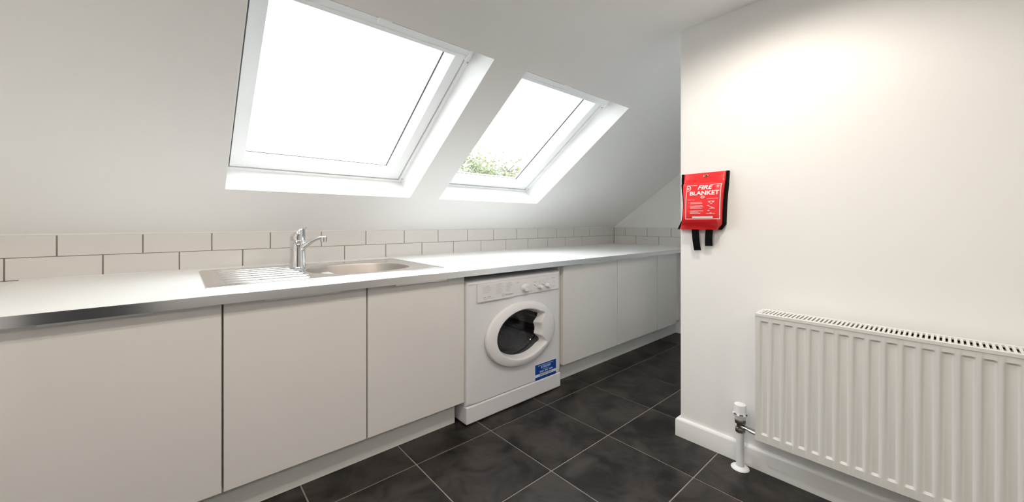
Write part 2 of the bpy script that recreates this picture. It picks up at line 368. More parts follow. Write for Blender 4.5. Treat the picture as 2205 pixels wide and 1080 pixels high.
# ------------------------------------------------------------------ roof windows
def sbox(mb, x0, x1, s0, s1, d0, d1):
    c = [slope(x, s, d) for x in (x0, x1) for s in (s0, s1) for d in (d0, d1)]
    return mb.add(c, [(0, 1, 3, 2), (4, 6, 7, 5), (0, 4, 5, 1), (2, 3, 7, 6), (0, 2, 6, 4), (1, 5, 7, 3)])
def rings(mb, R):
    """closed frame from rectangles (x0, x1, s0, s1, d)"""
    return mb.loops([[slope(x0, s0, d), slope(x1, s0, d), slope(x1, s1, d), slope(x0, s1, d)] for x0, x1, s0, s1, d in R])
def roof_window(n, x0, x1, label):
    s0, s1 = OS; sb = OS[0] + 0.018; e = 0.0015
    w = rings(MB(), [(x0 + e, x1 - e, sb, s1 - e, 0.150), (x0 + 0.019, x1 - 0.019, sb + 0.018, s1 - 0.012, 0.152), (x0 + 0.019, x1 - 0.019, sb + 0.018, s1 - 0.012, 0.285), (x0 - 0.03, x1 + 0.03, s0 - 0.03, s1 + 0.03, 0.285), (x0 - 0.03, x1 + 0.03, s0 - 0.03, s1 + 0.03, 0.166), (x0 + e, x1 - e, sb, s1 - e, 0.166), (x0 + e, x1 - e, sb, s1 - e, 0.150)]).build('window_%d' % n, M['upvc'], kind='structure', label=label, cat='window')
    rings(MB(), [(x0, x1, s0, s1, 0.0), (x0 + e, x1 - e, sb, s1 - e, 0.151), (x0 + 0.004, x1 - 0.004, sb + 0.003, s1 - 0.003, 0.151), (x0 + 0.004, x1 - 0.004, s0 + 0.004, s1 - 0.004, 0.0), (x0, x1, s0, s1, 0.0)]).build('reveal_lining', M['lining'], w)
    a, c = x0 + 0.0235, x1 - 0.0235; f, g = sb + 0.0225, s1 - 0.016
    sash = rings(MB(), [(a, c, f, g, 0.160), (a + 0.041, c - 0.041, f + 0.043, g - 0.03, 0.160), (a + 0.042, c - 0.042, f + 0.044, g - 0.031, 0.163), (a + 0.0425, c - 0.0425, f + 0.0445, g - 0.0315, 0.252), (a + 0.0425, c - 0.0425, f + 0.0445, g - 0.0315, 0.275), (a, c, f, g, 0.275), (a, c, f, g, 0.160)]).build('sash', M['upvc'], w)
    rings(MB(), [(a + 0.0415, c - 0.0415, f + 0.0435, g - 0.0305, 0.250), (a + 0.047, c - 0.047, f + 0.047, g - 0.036, 0.253), (a + 0.047, c - 0.047, f + 0.047, g - 0.036, 0.257), (a + 0.0415, c - 0.0415, f + 0.0435, g - 0.0305, 0.257)]).build('gasket', M['gasket'], sash)
    rings(MB(), [(x0 + 0.0185, x1 - 0.0185, sb + 0.0175, s1 - 0.0115, 0.245), (a + 0.001, c - 0.001, f + 0.001, g - 0.001, 0.245), (a + 0.001, c - 0.001, f + 0.001, g - 0.001, 0.250), (x0 + 0.0185, x1 - 0.0185, sb + 0.0175, s1 - 0.0115, 0.250)]).build('gap_seal', M['gasket'], w)
    sbox(MB(), a + 0.042, c - 0.042, f + 0.044, g - 0.031, 0.2555, 0.2655).build('glass_pane', M['pane'], sash)
    # ventilation bar with its end caps and centre bracket
    bar = sbox(sbox(MB(), a + 0.006, c - 0.012, g - 0.045, g - 0.030, 0.128, 0.140), a + 0.004, c - 0.010, g - 0.024, g - 0.002, 0.122, 0.150)
    ob = bar.build('ventilation_bar', M['upvc'], w)
    sbox(MB(), a + 0.006, c - 0.012, g - 0.0305, g - 0.0235, 0.130, 0.160).build('bar_groove', M['upvc'], ob)
    for xx in (a, c - 0.012): sbox(MB(), xx, xx + 0.012, g - 0.048, g, 0.120, 0.160).build('end_cap', M['upvc'], ob)
    xm = (a + c) / 2; sbox(MB(), xm - 0.02, xm + 0.02, g - 0.020, g + 0.004, 0.112, 0.124).build('bracket', M['upvc'], ob)
    for s in (f + 0.012, g - 0.06):                                  # frame screws
        p = slope(x1 - 0.011, s, 0.1495); MB().lathe(p, [(0, 0.0), (0.0035, 0.0), (0.0035, 0.003), (0, 0.004)], 'x', 10).build('screw', M['dchrome'], w)
    return w
roof_window(1, *OX[0], 'white roof window above the sink with all-white sky')
roof_window(2, *OX[1], 'white roof window above the washing machine with treetop in view')

# ------------------------------------------------------------------ worktops, cabinets, plinths
BX0, BX1, BY0, BY1 = 0.345, 0.735, -0.535, -0.185       # hole for the sink bowl
XJ = -0.375                                             # joint with the return worktop
wt = MB().grid_holes([XJ + 0.0012, BX0, BX1, XE - 0.001], [-DW + 0.0012, BY0, BY1, -0.001], {(1, 1)}, lambda u, v, d: (u, v, d), ZWB, ZW)
worktop = wt.build('worktop', M['worktop'], label='long white laminate worktop with the steel sink let into it', cat='worktop')
MB().box(XJ + 0.0012, XE - 0.001, -DW, -DW + 0.0012, ZWB, ZW, 0.0004, 1).build('edge_trim', M['alu'], worktop, label='brushed metal front edge')
sl = MB().add([(x, y, z) for x in (XJ + 0.002, XE - 0.0005) for y, z in ((-0.0003, ZW), (-0.006, ZW + 0.0001), (-0.0003, ZW + 0.0055))], [(0, 1, 2), (5, 4, 3), (0, 3, 4, 1), (1, 4, 5, 2), (2, 5, 3, 0)])
sl.add([(x, y, z) for y in (-0.0005, -DW + 0.014) for x, z in ((XE - 0.0003, ZW), (XE - 0.006, ZW + 0.0001), (XE - 0.0003, ZW + 0.0055))], [(0, 1, 2), (5, 4, 3), (0, 3, 4, 1), (1, 4, 5, 2), (2, 5, 3, 0)])
sl.build('sealant_bead', M['gloss_white'], worktop)
wt2 = MB().box(XL + 0.001, XJ - 0.0012, -1.60, -0.001, ZWB, ZW - 0.0005, 0.0006, 1)
wt2.build('return_worktop', M['worktop'], label='white return worktop past the joint by the corner', cat='worktop')

def cabinet(x0, x1, dx0, dx1, hx, label, group='white cabinets under the long worktop', panel_l=True):
    """carcass x0..x1, door dx0..dx1, handle hx"""
    t = thing('base_cabinet', ((x0 + x1) / 2, -DP, 0.1), label, 'cabinet', group)
    yb, yf = -0.05, -DD + 0.020; T = 0.016; z0, z1 = 0.137, ZWB - 0.0005
    c = MB(); e = 0.0006
    c.box(x0 + e, x0 + T, yf, yb, z0, z1); c.box(x1 - T, x1 - e, yf, yb, z0, z1); c.box(x0 + T, x1 - T, yf, yb, z0, z0 + T); c.box(x0 + T, x1 - T, yb - 0.006, yb, z0 + T, z1)
    c.box(x0 + T, x1 - T, yf, yf + 0.06, z1 - T, z1)
    for xx in (x0 + 0.05, x1 - 0.08):
        for yy in (yb - 0.06, -DP + 0.05): c.box(xx, xx + 0.03, yy - 0.03, yy, 0, z0)
    c.build('carcass', M['carcass'], t)
    d = MB().box(dx0, dx1, -DD, yf - 0.001, 0.1375, ZWB - 0.0045, 0.0012, 2).build('door', M['door'], t)
    h = MB().box(hx[0], hx[1], -DD - 0.012, yf, ZWB - 0.0045, ZWB - 0.0025)
    h.box(hx[0], hx[1], -DD - 0.012, -DD - 0.010, ZWB - 0.011, ZWB - 0.0030)
    h.build('edge_pull_handle', M['pull'], d, label='slim metal edge pull')
    return t
gp = 0.0021
g1, g2, g3, g4, g5, g6, g7 = 0.0835, 0.4506, 0.8225, 1.3935, 1.8527, 2.3033, 2.567
cabinet(-0.285, g1, -0.285 + gp, g1 - gp, (-0.215, -0.045), 'white gloss cabinet with metal pull, just before the sink drainer begins')
cabinet(g1, g2, g1 + gp, g2 - gp, (0.172, 0.366), 'white gloss cabinet with metal pull under the sink drainer and tap')
cabinet(g2, g3, g2 + gp, g3 - 0.001, (0.541, 0.735), 'white gloss cabinet under the sink bowl, touching the washing machine')
cabinet(g4 - 0.0145, g5, g4, g5 - gp, (1.525, 1.83), 'white gloss cabinet just past the washing machine')
cabinet(g5, g6, g5 + gp, g6 - gp, (1.978, 2.17), 'white gloss cabinet in the middle of the three past the washing machine')
cabinet(g6, g7, g6 + gp, g7 - 0.001, (2.335, 2.53), 'narrow white gloss cabinet closing the run at the end wall')
# corner cabinet under the return worktop
t = thing('base_cabinet', (-0.74, -1.15, 0.1), 'white cabinet under the return worktop', 'cabinet')
MB().box(XL + 0.02, XJ - 0.05, -1.57, -0.72, 0.137, ZWB - 0.0005).box(XL + 0.05, XJ - 0.09, -1.55, -0.74, 0, 0.137).build('carcass', M['carcass'], t)
MB().box(XJ - 0.049, XJ - 0.03, -1.57, -0.72, 0.1375, ZWB - 0.0045, 0.0012).build('door', M['door'], t)
MB().box(-0.284 + 0.0005, -0.2845 - 0.12, -DD, -DD + 0.018, 0.1375, ZWB - 0.0005).build('corner_post', M['carcass'], label='white corner post between the sink run and the return cabinet', cat='panel')
MB().box(-0.365, g3 - 0.012, -DP, -DP + 0.016, 0.001, 0.136, 0.0008, 1).build('plinth', M['plinth'], label='white plinth board under the sink cabinets', cat='plinth')
MB().box(g4 - 0.0145, 2.671, -DP, -DP + 0.016, 0.001, 0.136, 0.0008, 1).build('plinth', M['plinth'], label='white plinth board past the washing machine', cat='plinth')
MB().box(g7 + 0.001, 2.671, -DD + 0.03, -DD + 0.05, 0.137, ZWB - 0.0005).build('filler_panel', M['plinth'], label='white filler strip between last cabinet and end wall', cat='panel')

# ------------------------------------------------------------------ sink and tap
SX0, SX1, SY0, SY1 = 0.054, 0.797, -0.578, -0.090
sink = thing('sink', (0.43, -0.33, ZW), 'inset stainless steel sink with ribbed drainer', 'sink')
BCX, BCY, BHX, BHY = 0.538, -0.360, 0.186, 0.166
A = angles_with_corners(BCX, BCY, SX0, SX1, SY0, SY1, 72)
def bowl_loop(k, z, n=2.5):
    L = []
    for a in A:
        c, s_ = cos(a), sin(a); r = (abs(c / (BHX * k)) ** n + abs(s_ / (BHY * k)) ** n) ** (-1 / n)
        L.append((BCX + c * r, BCY + s_ * r, z))
    return L
def rim_loop(i, z): return [rect_ray(BCX, BCY, SX0 + i, SX1 - i, SY0 + i, SY1 - i, a) + (z,) for a in A]
MB().loops([rim_loop(0, ZW + 0.0003), rim_loop(0.001, ZW + 0.0035), rim_loop(0.005, ZW + 0.0058), rim_loop(0.016, ZW + 0.0056), rim_loop(0.021, ZW + 0.0030), bowl_loop(1.10, ZW + 0.0030), bowl_loop(1.06, ZW + 0.0046), bowl_loop(1.02, ZW + 0.0040), bowl_loop(1.0, ZW + 0.001)]).build('rim', M['steel'], sink, smooth=30)
MB().loops([bowl_loop(1.0, ZW + 0.001), bowl_loop(0.985, ZW - 0.008), bowl_loop(0.955, ZW - 0.09), bowl_loop(0.92, ZW - 0.118), bowl_loop(0.82, ZW - 0.13), bowl_loop(0.3, ZW - 0.133), bowl_loop(0.16, ZW - 0.134)], cap1=True).build('bowl', M['bowl'], sink, smooth=50)
MB().lathe((BCX, BCY, ZW - 0.1325), [(0, 0.0005), (0.012, 0.0015), (0.03, 0.002), (0.034, 0.0005), (0.034, -0.001)], 'z', 24).build('waste', M['chrome'], sink, smooth=40)
for k in range(7):
    y = -0.145 - k * 0.062
    x1 = 0.335 - (0.0 if 1 < k < 6 else 0.01) + (0.02 if k < 2 else 0)
    L = []
    for x, r in ((0.102, 0.2), (0.108, 0.8), (0.120, 1), (x1 - 0.03, 1), (x1 - 0.008, 0.7), (x1, 0.15)):
        L.append([(x, y + 0.016 * r * cos(pi * q / 8), ZW + 0.0028 + 0.0075 * r * sin(pi * q / 8)) for q in range(9)])
    MB().loops(L, False).build('drainer_rib', M['rib'], sink, smooth=60)
MB().box(0.16, 0.32, -0.118, -0.114, ZW + 0.003, ZW + 0.0036).build('pressed_line', M['steel'], sink)

TX, TY = 0.353, -0.207
tap = thing('mixer_tap', (TX, TY, ZW + 0.0035), 'chrome single-lever mixer tap on the sink ledge', 'tap')
MB().lathe((TX, TY, ZW), [(0, 0.0035), (0.034, 0.0035), (0.034, 0.006), (0.0295, 0.010), (0.0285, 0.03), (0.0275, 0.10), (0.0275, 0.160), (0.0265, 0.1625)], 'z', 36).build('body', M['chrome'], tap, smooth=40)
ux, uy = cos(YAW), -sin(YAW)                               # the spout swings over the bowl
n = 36; L = []
for r, z, sl in ((0.0262, 0.1635, 0), (0.0278, 0.166, 0), (0.0280, 0.180, 0.0), (0.0278, 0.203, 0.85), (0.0262, 0.2075, 0.85), (0.016, 0.207, 0.85), (0.001, 0.206, 0.85)):
    L.append([(TX + r * cos(2 * pi * i / n), TY + r * sin(2 * pi * i / n), ZW + z + sl * r * (cos(2 * pi * i / n) * ux + sin(2 * pi * i / n) * uy)) for i in range(n)])
head = MB().loops(L, True, False, True).build('lever_head', M['chrome'], tap, smooth=35)
MB().lathe((TX, TY, ZW), [(0.0245, 0.161), (0.0245, 0.165)], 'z', 30).build('seam_ring', M['chrome'], tap)
MB().lathe((TX - 0.012 * ux, TY - 0.012 * uy, ZW + 0.196), [(0.0, 0.004), (0.006, 0.003), (0.008, 0.0), (0.006, -0.006)], 'z', 14).build('cap', M['dchrome'], head, smooth=50)
lv = [(TX + ux * t_, TY + uy * t_, ZW + z) for t_, z in ((0.006, 0.212), (0.020, 0.224), (0.030, 0.233), (0.034, 0.236))]
MB().tube(lv, [0.012, 0.013, 0.011, 0.006], 12, [0.5, 0.4, 0.35, 0.3]).build('lever_lip', M['chrome'], head, smooth=50)
sp = [(TX + ux * t_, TY + uy * t_, ZW + z) for t_, z in ((0.0, 0.100), (0.018, 0.118), (0.035, 0.138), (0.055, 0.158), (0.075, 0.171), (0.094, 0.178), (0.104, 0.178))]
MB().tube(sp, [0.020, 0.0195, 0.0175, 0.0155, 0.0145, 0.014, 0.012], 16, [0.75, 0.75, 0.75, 0.75, 0.75, 0.75, 0.6]).build('spout', M['chrome'], tap, smooth=50)
MB().lathe((TX + ux * 0.102, TY + uy * 0.102, ZW), [(0, 0.151), (0.011, 0.151), (0.0125, 0.153), (0.0125, 0.180), (0.010, 0.184), (0, 0.185)], 'z', 20).build('aerator', M['chrome'], tap, smooth=40)

# ------------------------------------------------------------------ lettering
def text_into(mb, s, place, size=1.0, fat=0.0, shear=0.0, align='CENTER'):
    """flat lettering; place(x, y) maps the text plane into the room"""
    cu = bpy.data.curves.new('lettering', 'FONT'); cu.body = s; cu.size = size; cu.offset = fat; cu.shear = shear; cu.align_x = align; cu.resolution_u = 3
    o = bpy.data.objects.new('lettering', cu); COL.objects.link(o)
    dg = bpy.context.evaluated_depsgraph_get(); me = bpy.data.meshes.new_from_object(o.evaluated_get(dg))
    mb.add([place(v.co.x, v.co.y) for v in me.vertices], [tuple(p.vertices) for p in me.polygons])
    bpy.data.objects.remove(o); bpy.data.curves.remove(cu); bpy.data.meshes.remove(me)
    return mb

# ------------------------------------------------------------------ washing machine
WX0, WX1, WY, WZ1 = 0.8275, 1.3685, -0.683, 0.810
DCX, DCZ, RO = 1.113, 0.449, 0.200
wm = thing('washing_machine', ((WX0 + WX1) / 2, -0.4, 0), 'white front-loading washing machine with round glass door between cabinets', 'washing machine')
A2 = angles_with_corners(DCX, DCZ, WX0, WX1, 0.106, WZ1, 72)
rl = lambda i, y: [(lambda q: (q[0], y, q[1]))(rect_ray(DCX, DCZ, WX0 + i, WX1 - i, 0.106 + i * 0.3, WZ1 - i, a)) for a in A2]
cl = lambda r, y: [(DCX + r * cos(a), y, DCZ + r * sin(a)) for a in A2]
MB().loops([cl(0.176, -0.655), cl(0.176, WY), rl(0.012, WY), rl(0.004, WY + 0.003), rl(0.0, WY + 0.012), rl(0.0, -0.12)], cap1=True).build('body', M['enamel'], wm)
MB().box(WX0, WX1, WY - 0.003, -0.14, 0.006, 0.1035, 0.006, 3).build('kick_panel', M['enamel'], wm)
for xx in (WX0 + 0.04, WX1 - 0.06): MB().lathe((xx + 0.01, -0.6, 0), [(0.0, 0), (0.018, 0), (0.018, 0.004), (0.008, 0.006), (0.008, 0.01)], 'z', 14).build('foot', M['rubber'], wm)
MB().box(WX0 + 0.01, WX1 - 0.012, WY - 0.0022, WY, 0.7905, 0.7925).build('panel_seam', M['enamel'], wm)
# control panel: lower edge runs slightly off level as on the machine
pz0, pz1 = 0.6865, 0.788
pm = MB().box(0.876, 1.350, WY - 0.006, WY + 0.001, pz0, pz1, 0.002, 2)
panel = pm.build('control_panel', M['plastic'], wm)
drawer = MB().box(0.876, 1.070, WY - 0.0085, WY - 0.005, pz0 - 0.002, pz1 - 0.001, 0.0015, 2).build('detergent_drawer', M['plastic'], wm)
scoop = MB()
L = []
for k in range(13):
    t_ = k / 12; x = 0.885 + t_ * 0.135; dz = 0.026 * sin(pi * t_) ** 0.8
    L.append([(x, WY - 0.0052, pz0 + 0.001), (x, WY - 0.0008, pz0 - 0.3 * dz), (x, WY - 0.0006, pz0 - dz)])
scoop.loops(L, False).build('drawer_grip', M['plastic'], drawer, smooth=60)
YP = WY - 0.0066; YD = WY - 0.0091
pr = MB()
def dash(mb, x0, x1, z, h, y): mb.add([(x0, y, z), (x1, y, z), (x1, y, z + h), (x0, y, z + h)], [(0, 1, 2, 3)])
rnd = random.Random(3)
for cx_, z_top, rows, w_ in ((0.900, 0.766, 7, 0.052), (0.968, 0.774, 4, 0.040), (0.968, 0.744, 6, 0.040), (1.022, 0.772, 5, 0.036), (1.022, 0.746, 5, 0.026)):
    dash(pr, cx_ + w_ * 0.3, cx_ + w_ * 0.65, z_top + 0.005, 0.0016, YD)
    for k in range(rows): dash(pr, cx_, cx_ + w_ * (0.6 + 0.4 * rnd.random()), z_top - k * 0.0052, 0.0009, YD)
dash(pr, 0.904, 0.916, 0.706, 0.004, YD); dash(pr, 0.924, 0.942, 0.707, 0.004, YD); dash(pr, 0.904, 0.960, 0.699, 0.0013, YD); dash(pr, 0.904, 0.918, 0.695, 0.0013, YD)
text_into(pr, 'INDESIT', lambda x, y: (1.018 + x, YD, 0.7015 + y), 0.0125, 0.0003, 0.1, 'LEFT')
for k in range(24):
    a, a2 = 2 * pi * k / 24, 2 * pi * (k + 1) / 24
    pr.add([(1.006 + r * cos(q), YD, 0.7055 + r * sin(q)) for q in (a, a2) for r in (0.0068, 0.0082)], [(0, 1, 3, 2)])
dash(pr, 1.0052, 1.0068, 0.7015, 0.006, YD); dash(pr, 1.0052, 1.0068, 0.709, 0.0014, YD)
# scales round the knobs
KN = ((1.134, 0.729, 0.0215), (1.222, 0.722, 0.011), (1.271, 0.724, 0.011))
for kx, kz, kr in KN:
    m_ = 20 if kr > 0.02 else 10
    for k in range(m_):
        a = 2 * pi * (k + 0.5) / m_; rr = kr * (1.5 if kr > 0.02 else 1.8); x, z = kx + rr * cos(a), kz + rr * sin(a); dash(pr, x - 0.0013, x + 0.0013, z - 0.0013, 0.0026, YP)
dash(pr, 1.083, 1.098, 0.766, 0.003, YP)
for x0, x1, z in ((1.185, 1.205, 0.757), (1.216, 1.228, 0.760), (1.238, 1.248, 0.762), (1.262, 1.274, 0.764), (1.298, 1.325, 0.766), (1.310, 1.322, 0.745), (1.310, 1.322, 0.735), (1.306, 1.326, 0.712)): dash(pr, x0, x1, z, 0.002, YP)
for x in (1.194, 1.222, 1.244, 1.268):
    for z in (0.7525, 0.750): dash(pr, x - 0.007, x + 0.007, z, 0.0008, YP)
pr.build('panel_print', M['grey_print'], panel, kind='stuff')
for kx, kz, kr in KN:
    c = MB().lathe((kx, YP, kz), [(kr * 1.15, 0.0), (kr * 1.12, -0.003), (kr, -0.004), (kr * 0.94, -0.016), (kr * 0.85, -0.018), (0, -0.018)], 'y', 28)
    c.box(kx - kr * 0.16, kx + kr * 0.16, YP - 0.021, YP - 0.017, kz - kr * 0.75, kz + kr * 0.75, 0.0008, 1)
    c.build('dial_knob' if kr > 0.02 else 'small_knob', M['ring'], panel, smooth=40)
for x in (1.192, 1.246):                                          # push buttons
    MB().lathe((x, YP, 0.741), [(0.0065, 0), (0.0063, -0.003), (0.005, -0.0045), (0, -0.0045)], 'y', 16).build('push_button', M['ring'], panel, smooth=40)
# door: ring with the hand hold, porthole, gasket, drum
def smooth01(t_): t_ = max(0, min(1, t_)); return t_ * t_ * (3 - 2 * t_)
def ri(a):
    d = abs(((math.degrees(a) + 180) % 360) - 180 - 3)
    return 0.150 - 0.046 * smooth01((36 - d) / 14) + 0.008 * smooth01(1 - abs(d - 40) / 10)
N = 120; prof = [(RO - 0.006, 0.0, 1), (RO - 0.006, -0.007, 1), (RO, -0.008, 1), (RO - 0.0005, -0.014, 1), (RO - 0.004, -0.0185, 1), (RO - 0.012, -0.0215, 1), (0.012, -0.028, 0), (0.005, -0.0275, 0), (0.001, -0.0245, 0), (-0.002, -0.018, 0), (-0.006, -0.008, 0), (-0.012, 0.010, 0)]
L = []
for r, y, outer in prof:
    l = []
    for i in range(N):
        a = 2 * pi * i / N; rr = r if outer else ri(a) + r
        l.append((DCX + rr * cos(a), WY + y, DCZ + rr * sin(a)))
    L.append(l)
door = MB().loops(L).build('door', M['ring'], wm, smooth=32)
MB().lathe((DCX, WY, DCZ), [(0.157, -0.006), (0.150, 0.0), (0.138, 0.02), (0.120, 0.042), (0.09, 0.054), (0.045, 0.060), (0.0, 0.062)], 'y', 56).build('porthole_glass', M['porthole'], door, smooth=60)
MB().lathe((DCX, WY, DCZ), [(0.1755, -0.0008), (0.172, -0.0008), (0.170, 0.012), (0.160, 0.03), (0.158, 0.05), (0.166, 0.06)], 'y', 56).build('door_gasket', M['rubber'], wm, smooth=50)
MB().lathe((DCX, WY, DCZ), [(0.160, 0.062), (0.174, 0.068), (0.205, 0.085), (0.215, 0.10), (0.215, 0.36), (0.19, 0.385), (0.06, 0.39), (0.05, 0.375), (0.0, 0.372)], 'y', 56).build('drum', M['drum'], wm, smooth=40)
for k in range(3):
    a = radians(100 + 120 * k); ca, sa = cos(a), sin(a); L = []
    for y, h in ((0.11, 0.012), (0.13, 0.045), (0.33, 0.045), (0.35, 0.012)):
        L.append([(DCX + (0.214 - hh) * ca - w_ * sa, WY + y, DCZ + (0.214 - hh) * sa + w_ * ca) for w_, hh in ((-0.035, 0), (-0.010, h), (0.010, h), (0.035, 0))])
    MB().loops(L, False).build('drum_paddle', M['dchrome'], wm, smooth=50)
# sticker
sx0, sx1, sz0, sz1 = 1.199, 1.337, 0.106, 0.207; ys = WY - 0.0006
st = MB().box(sx0 - 0.002, sx1 + 0.002, ys, WY + 0.0002, sz0 - 0.001, sz1 + 0.002).build('sticker', M['paper'], wm, label='blue and white care sticker')
bl = MB(); dash(bl, sx0, sx1, sz0 + 0.037, sz1 - sz0 - 0.037, ys - 0.0004); dash(bl, sx0, sx1, sz0, 0.019, ys - 0.0004); bl.build('blue_field', M['blue'], st)
bk = MB(); text_into(bk, 'IMPORTANT', lambda x, y: ((sx0 + sx1) / 2 + x, ys - 0.0005, sz0 + 0.0235 + y), 0.0145, 0.0004); bk.build('black_lettering', M['dark_print'], st)
wl = MB(); cxs = (sx0 + sx1) / 2
for k in range(16): dash(wl, sx0 + 0.018 + k * 0.0064, sx0 + 0.018 + k * 0.0064 + 0.0048, sz1 - 0.0125, 0.0045, ys - 0.0008)
dash(wl, cxs - 0.031, cxs - 0.024, sz1 - 0.031, 0.014, ys - 0.0008)
for k in range(8): dash(wl, cxs - 0.020 + k * 0.0066, cxs - 0.020 + k * 0.0066 + 0.0052, sz1 - 0.023, 0.0055, ys - 0.0008); dash(wl, cxs - 0.020 + k * 0.0066, cxs - 0.020 + k * 0.0066 + 0.0052, sz1 - 0.0305, 0.0055, ys - 0.0008)
for k in range(8): dash(wl, cxs - 0.020 + k * 0.005, cxs - 0.020 + k * 0.005 + 0.0036, sz1 - 0.041, 0.0035, ys - 0.0008)
for k, g in enumerate((0, 1, 2, 3, 5, 6, 7, 9, 10, 11, 12)): dash(wl, cxs - 0.040 + g * 0.0066, cxs - 0.040 + g * 0.0066 + 0.0052, sz1 - 0.056, 0.010, ys - 0.0008)
wl.build('white_lettering', M['print_blue'], st)

# ------------------------------------------------------------------ fire blanket pouch
fb = thing('fire_blanket_pouch', (XR, -1.335, 1.11), 'red vinyl fire blanket pouch with black binding and two pull straps on the wall', 'fire blanket')
XS = XR - 0.007
rows = []   # z, left edge, right edge, bulge
for v, ul, ur, bul in ((371.5, 1470.6, 1569.0, 0.003), (384, 1470.3, 1568.3, 0.006), (392, 1470.5, 1567.6, 0.010), (396, 1470.8, 1567.4, 0.022), (404, 1472.0, 1566.8, 0.031), (420, 1474.5, 1565.0, 0.037), (440, 1476.0, 1563.5, 0.040), (458, 1475.0, 1562.6, 0.042), (472, 1472.8, 1562.0, 0.041), (479, 1468.5, 1561.8, 0.030), (484, 1465.5, 1558.0, 0.020), (491, 1462.5, 1552.0, 0.016)):
    pl, pr_ = px(ul, v + 5, 0, XS), px(ur, v - 5 if v < 470 else v, 0, XS)
    rows.append(((pl[2] + pr_[2]) / 2, pl[1], pr_[1], bul))
def pouch_pt(r, t_):
    z, yl, yr, bul = r
    e = 0.09; h = min(1, t_ / e, (1 - t_) / e); h = smooth01(h)
    return (XS - bul * (0.15 + 0.85 * h) if h > 0 else XS, yl + (yr - yl) * t_, z)
ts = [0, 0.03, 0.06, 0.09, 0.25, 0.5, 0.75, 0.91, 0.94, 0.97, 1]
front = [[pouch_pt(r, t_) for t_ in ts] for r in rows]
pm = MB().loops(front, False)
pm.loops([[(XR - 0.0012, r[1], r[0]), (XR - 0.0012, r[2], r[0])] for r in rows], False)
nb = len(rows)
for a, side in ((0, 0), (len(ts) - 1, 1)):
    pm.loops([[front[k][a], (XR - 0.0012, rows[k][1 + side], rows[k][0])] for k in range(nb)], False)
for k in (0, nb - 1):
    pm.add(front[k] + [(XR - 0.0012, rows[k][2], rows[k][0]), (XR - 0.0012, rows[k][1], rows[k][0])], [tuple(range(len(ts) + 2))])
pouch = pm.build('pouch', M['red'], fb, smooth=50)
for side in (0, 1):
    L = []
    for k, r in enumerate(rows):
        y = r[1 + side]; s_ = 1 if side == 0 else -1; w_ = 0.006
        x = XS - 0.25 * r[3]
        L.append([(XR - 0.0008, y + s_ * 0.002, r[0]), (x - 0.004, y + s_ * 0.002, r[0]), (x - 0.006, y - s_ * w_ * 0.4, r[0]), (x - 0.004, y - s_ * w_, r[0]), (XR - 0.0008, y - s_ * w_, r[0])])
    MB().loops(L, True, True, True).build('binding', M['black'], fb)
# stitched seam of the top flap, grommet
zf = rows[2][0]
MB().box(XS - 0.012, XS - 0.006, rows[2][2] + 0.012, rows[2][1] - 0.012, zf - 0.002, zf + 0.003, 0.001, 1).build('flap_edge', M['red'], fb)
gy, gz = px(1520, 378.5, 0, XS - 0.006)[1:]
MB().lathe((XS - 0.0045, gy, gz), [(0.0085, 0), (0.0085, -0.002), (0.0065, -0.0035), (0.0045, -0.002), (0.0045, 0.001)], 'x', 22).build('grommet', M['brass'], fb, smooth=50)
MB().lathe((XS - 0.0045, gy, gz), [(0, -0.004), (0.003, -0.0035), (0.0035, -0.001), (0.0015, 0.012)], 'x', 14).build('screw_head', M['dchrome'], fb, smooth=50)
# print
def bulge_at(z):
    for a, c in zip(rows[:-1], rows[1:]):
        if c[0] <= z <= a[0]:
            t_ = (z - c[0]) / (a[0] - c[0]); return c[3] + (a[3] - c[3]) * t_
    return 0.003
def pp(y, z): return (XS - bulge_at(z) - 0.0026, y, z)
XFR = XS - 0.04
ytl = px(1483.5, 394.6, 0, XFR); ytr = px(1554, 391, 0, XFR); ybr = px(1549, 470.4, 0, XFR)
PL, PR = ytl[1] + 0.004, px(1551.5, 430, 0, XFR)[1]; PT, PB = rows[3][0] - 0.006, ybr[2] - 0.002
PLL = px(1477, 440, 0, XFR)[1]
def Pp(u, v): return pp(PLL + (PR - PLL) * u, PB + (PT - PB) * v)
wp = MB()
def prect(mb, u0, u1, v0, v1, nseg=6):
    for k in range(nseg):
        a, c = v0 + (v1 - v0) * k / nseg, v0 + (v1 - v0) * (k + 1) / nseg
        mb.add([Pp(u0, a), Pp(u1, a), Pp(u1, c), Pp(u0, c)], [(0, 1, 2, 3)])
prect(wp, 0.0, 0.018, 0.0, 1.0, 14); prect(wp, 0.982, 1.0, 0.0, 1.0, 14); prect(wp, 0.018, 0.982, 0, 0.014, 1); prect(wp, 0.018, 0.30, 0.985, 1.0, 1); prect(wp, 0.76, 0.982, 0.985, 1.0, 1)
WID = abs(PR - PLL); HEI = PT - PB
asp = WID / HEI
text_into(wp, 'FIRE', lambda x, y: Pp(0.53 + x, 0.862 + y * asp * 1.15), 0.225, 0.006, 0.22)
text_into(wp, 'BLANKET', lambda x, y: Pp(0.53 + x, 0.700 + y * asp * 1.25), 0.200, 0.005)
prect(wp, 0.205, 0.80, 0.035, 0.080, 2)
wp.build('white_print', M['white_print'], pouch, label='FIRE BLANKET lettering')
sm = MB()
for k in range(20):
    a, a2 = 2 * pi * k / 20, 2 * pi * (k + 1) / 20
    sm.add([Pp(0.50 + r * cos(q), 0.635 + r * asp * 0.95 * sin(q)) for q in (a, a2) for r in (0.022, 0.066)], [(0, 1, 3, 2)])
prect(sm, 0.06, 0.17, 0.560, 0.572, 1); prect(sm, 0.20, 0.27, 0.560, 0.572, 1); prect(sm, 0.62, 0.94, 0.580, 0.592, 1)
rnd = random.Random(5)
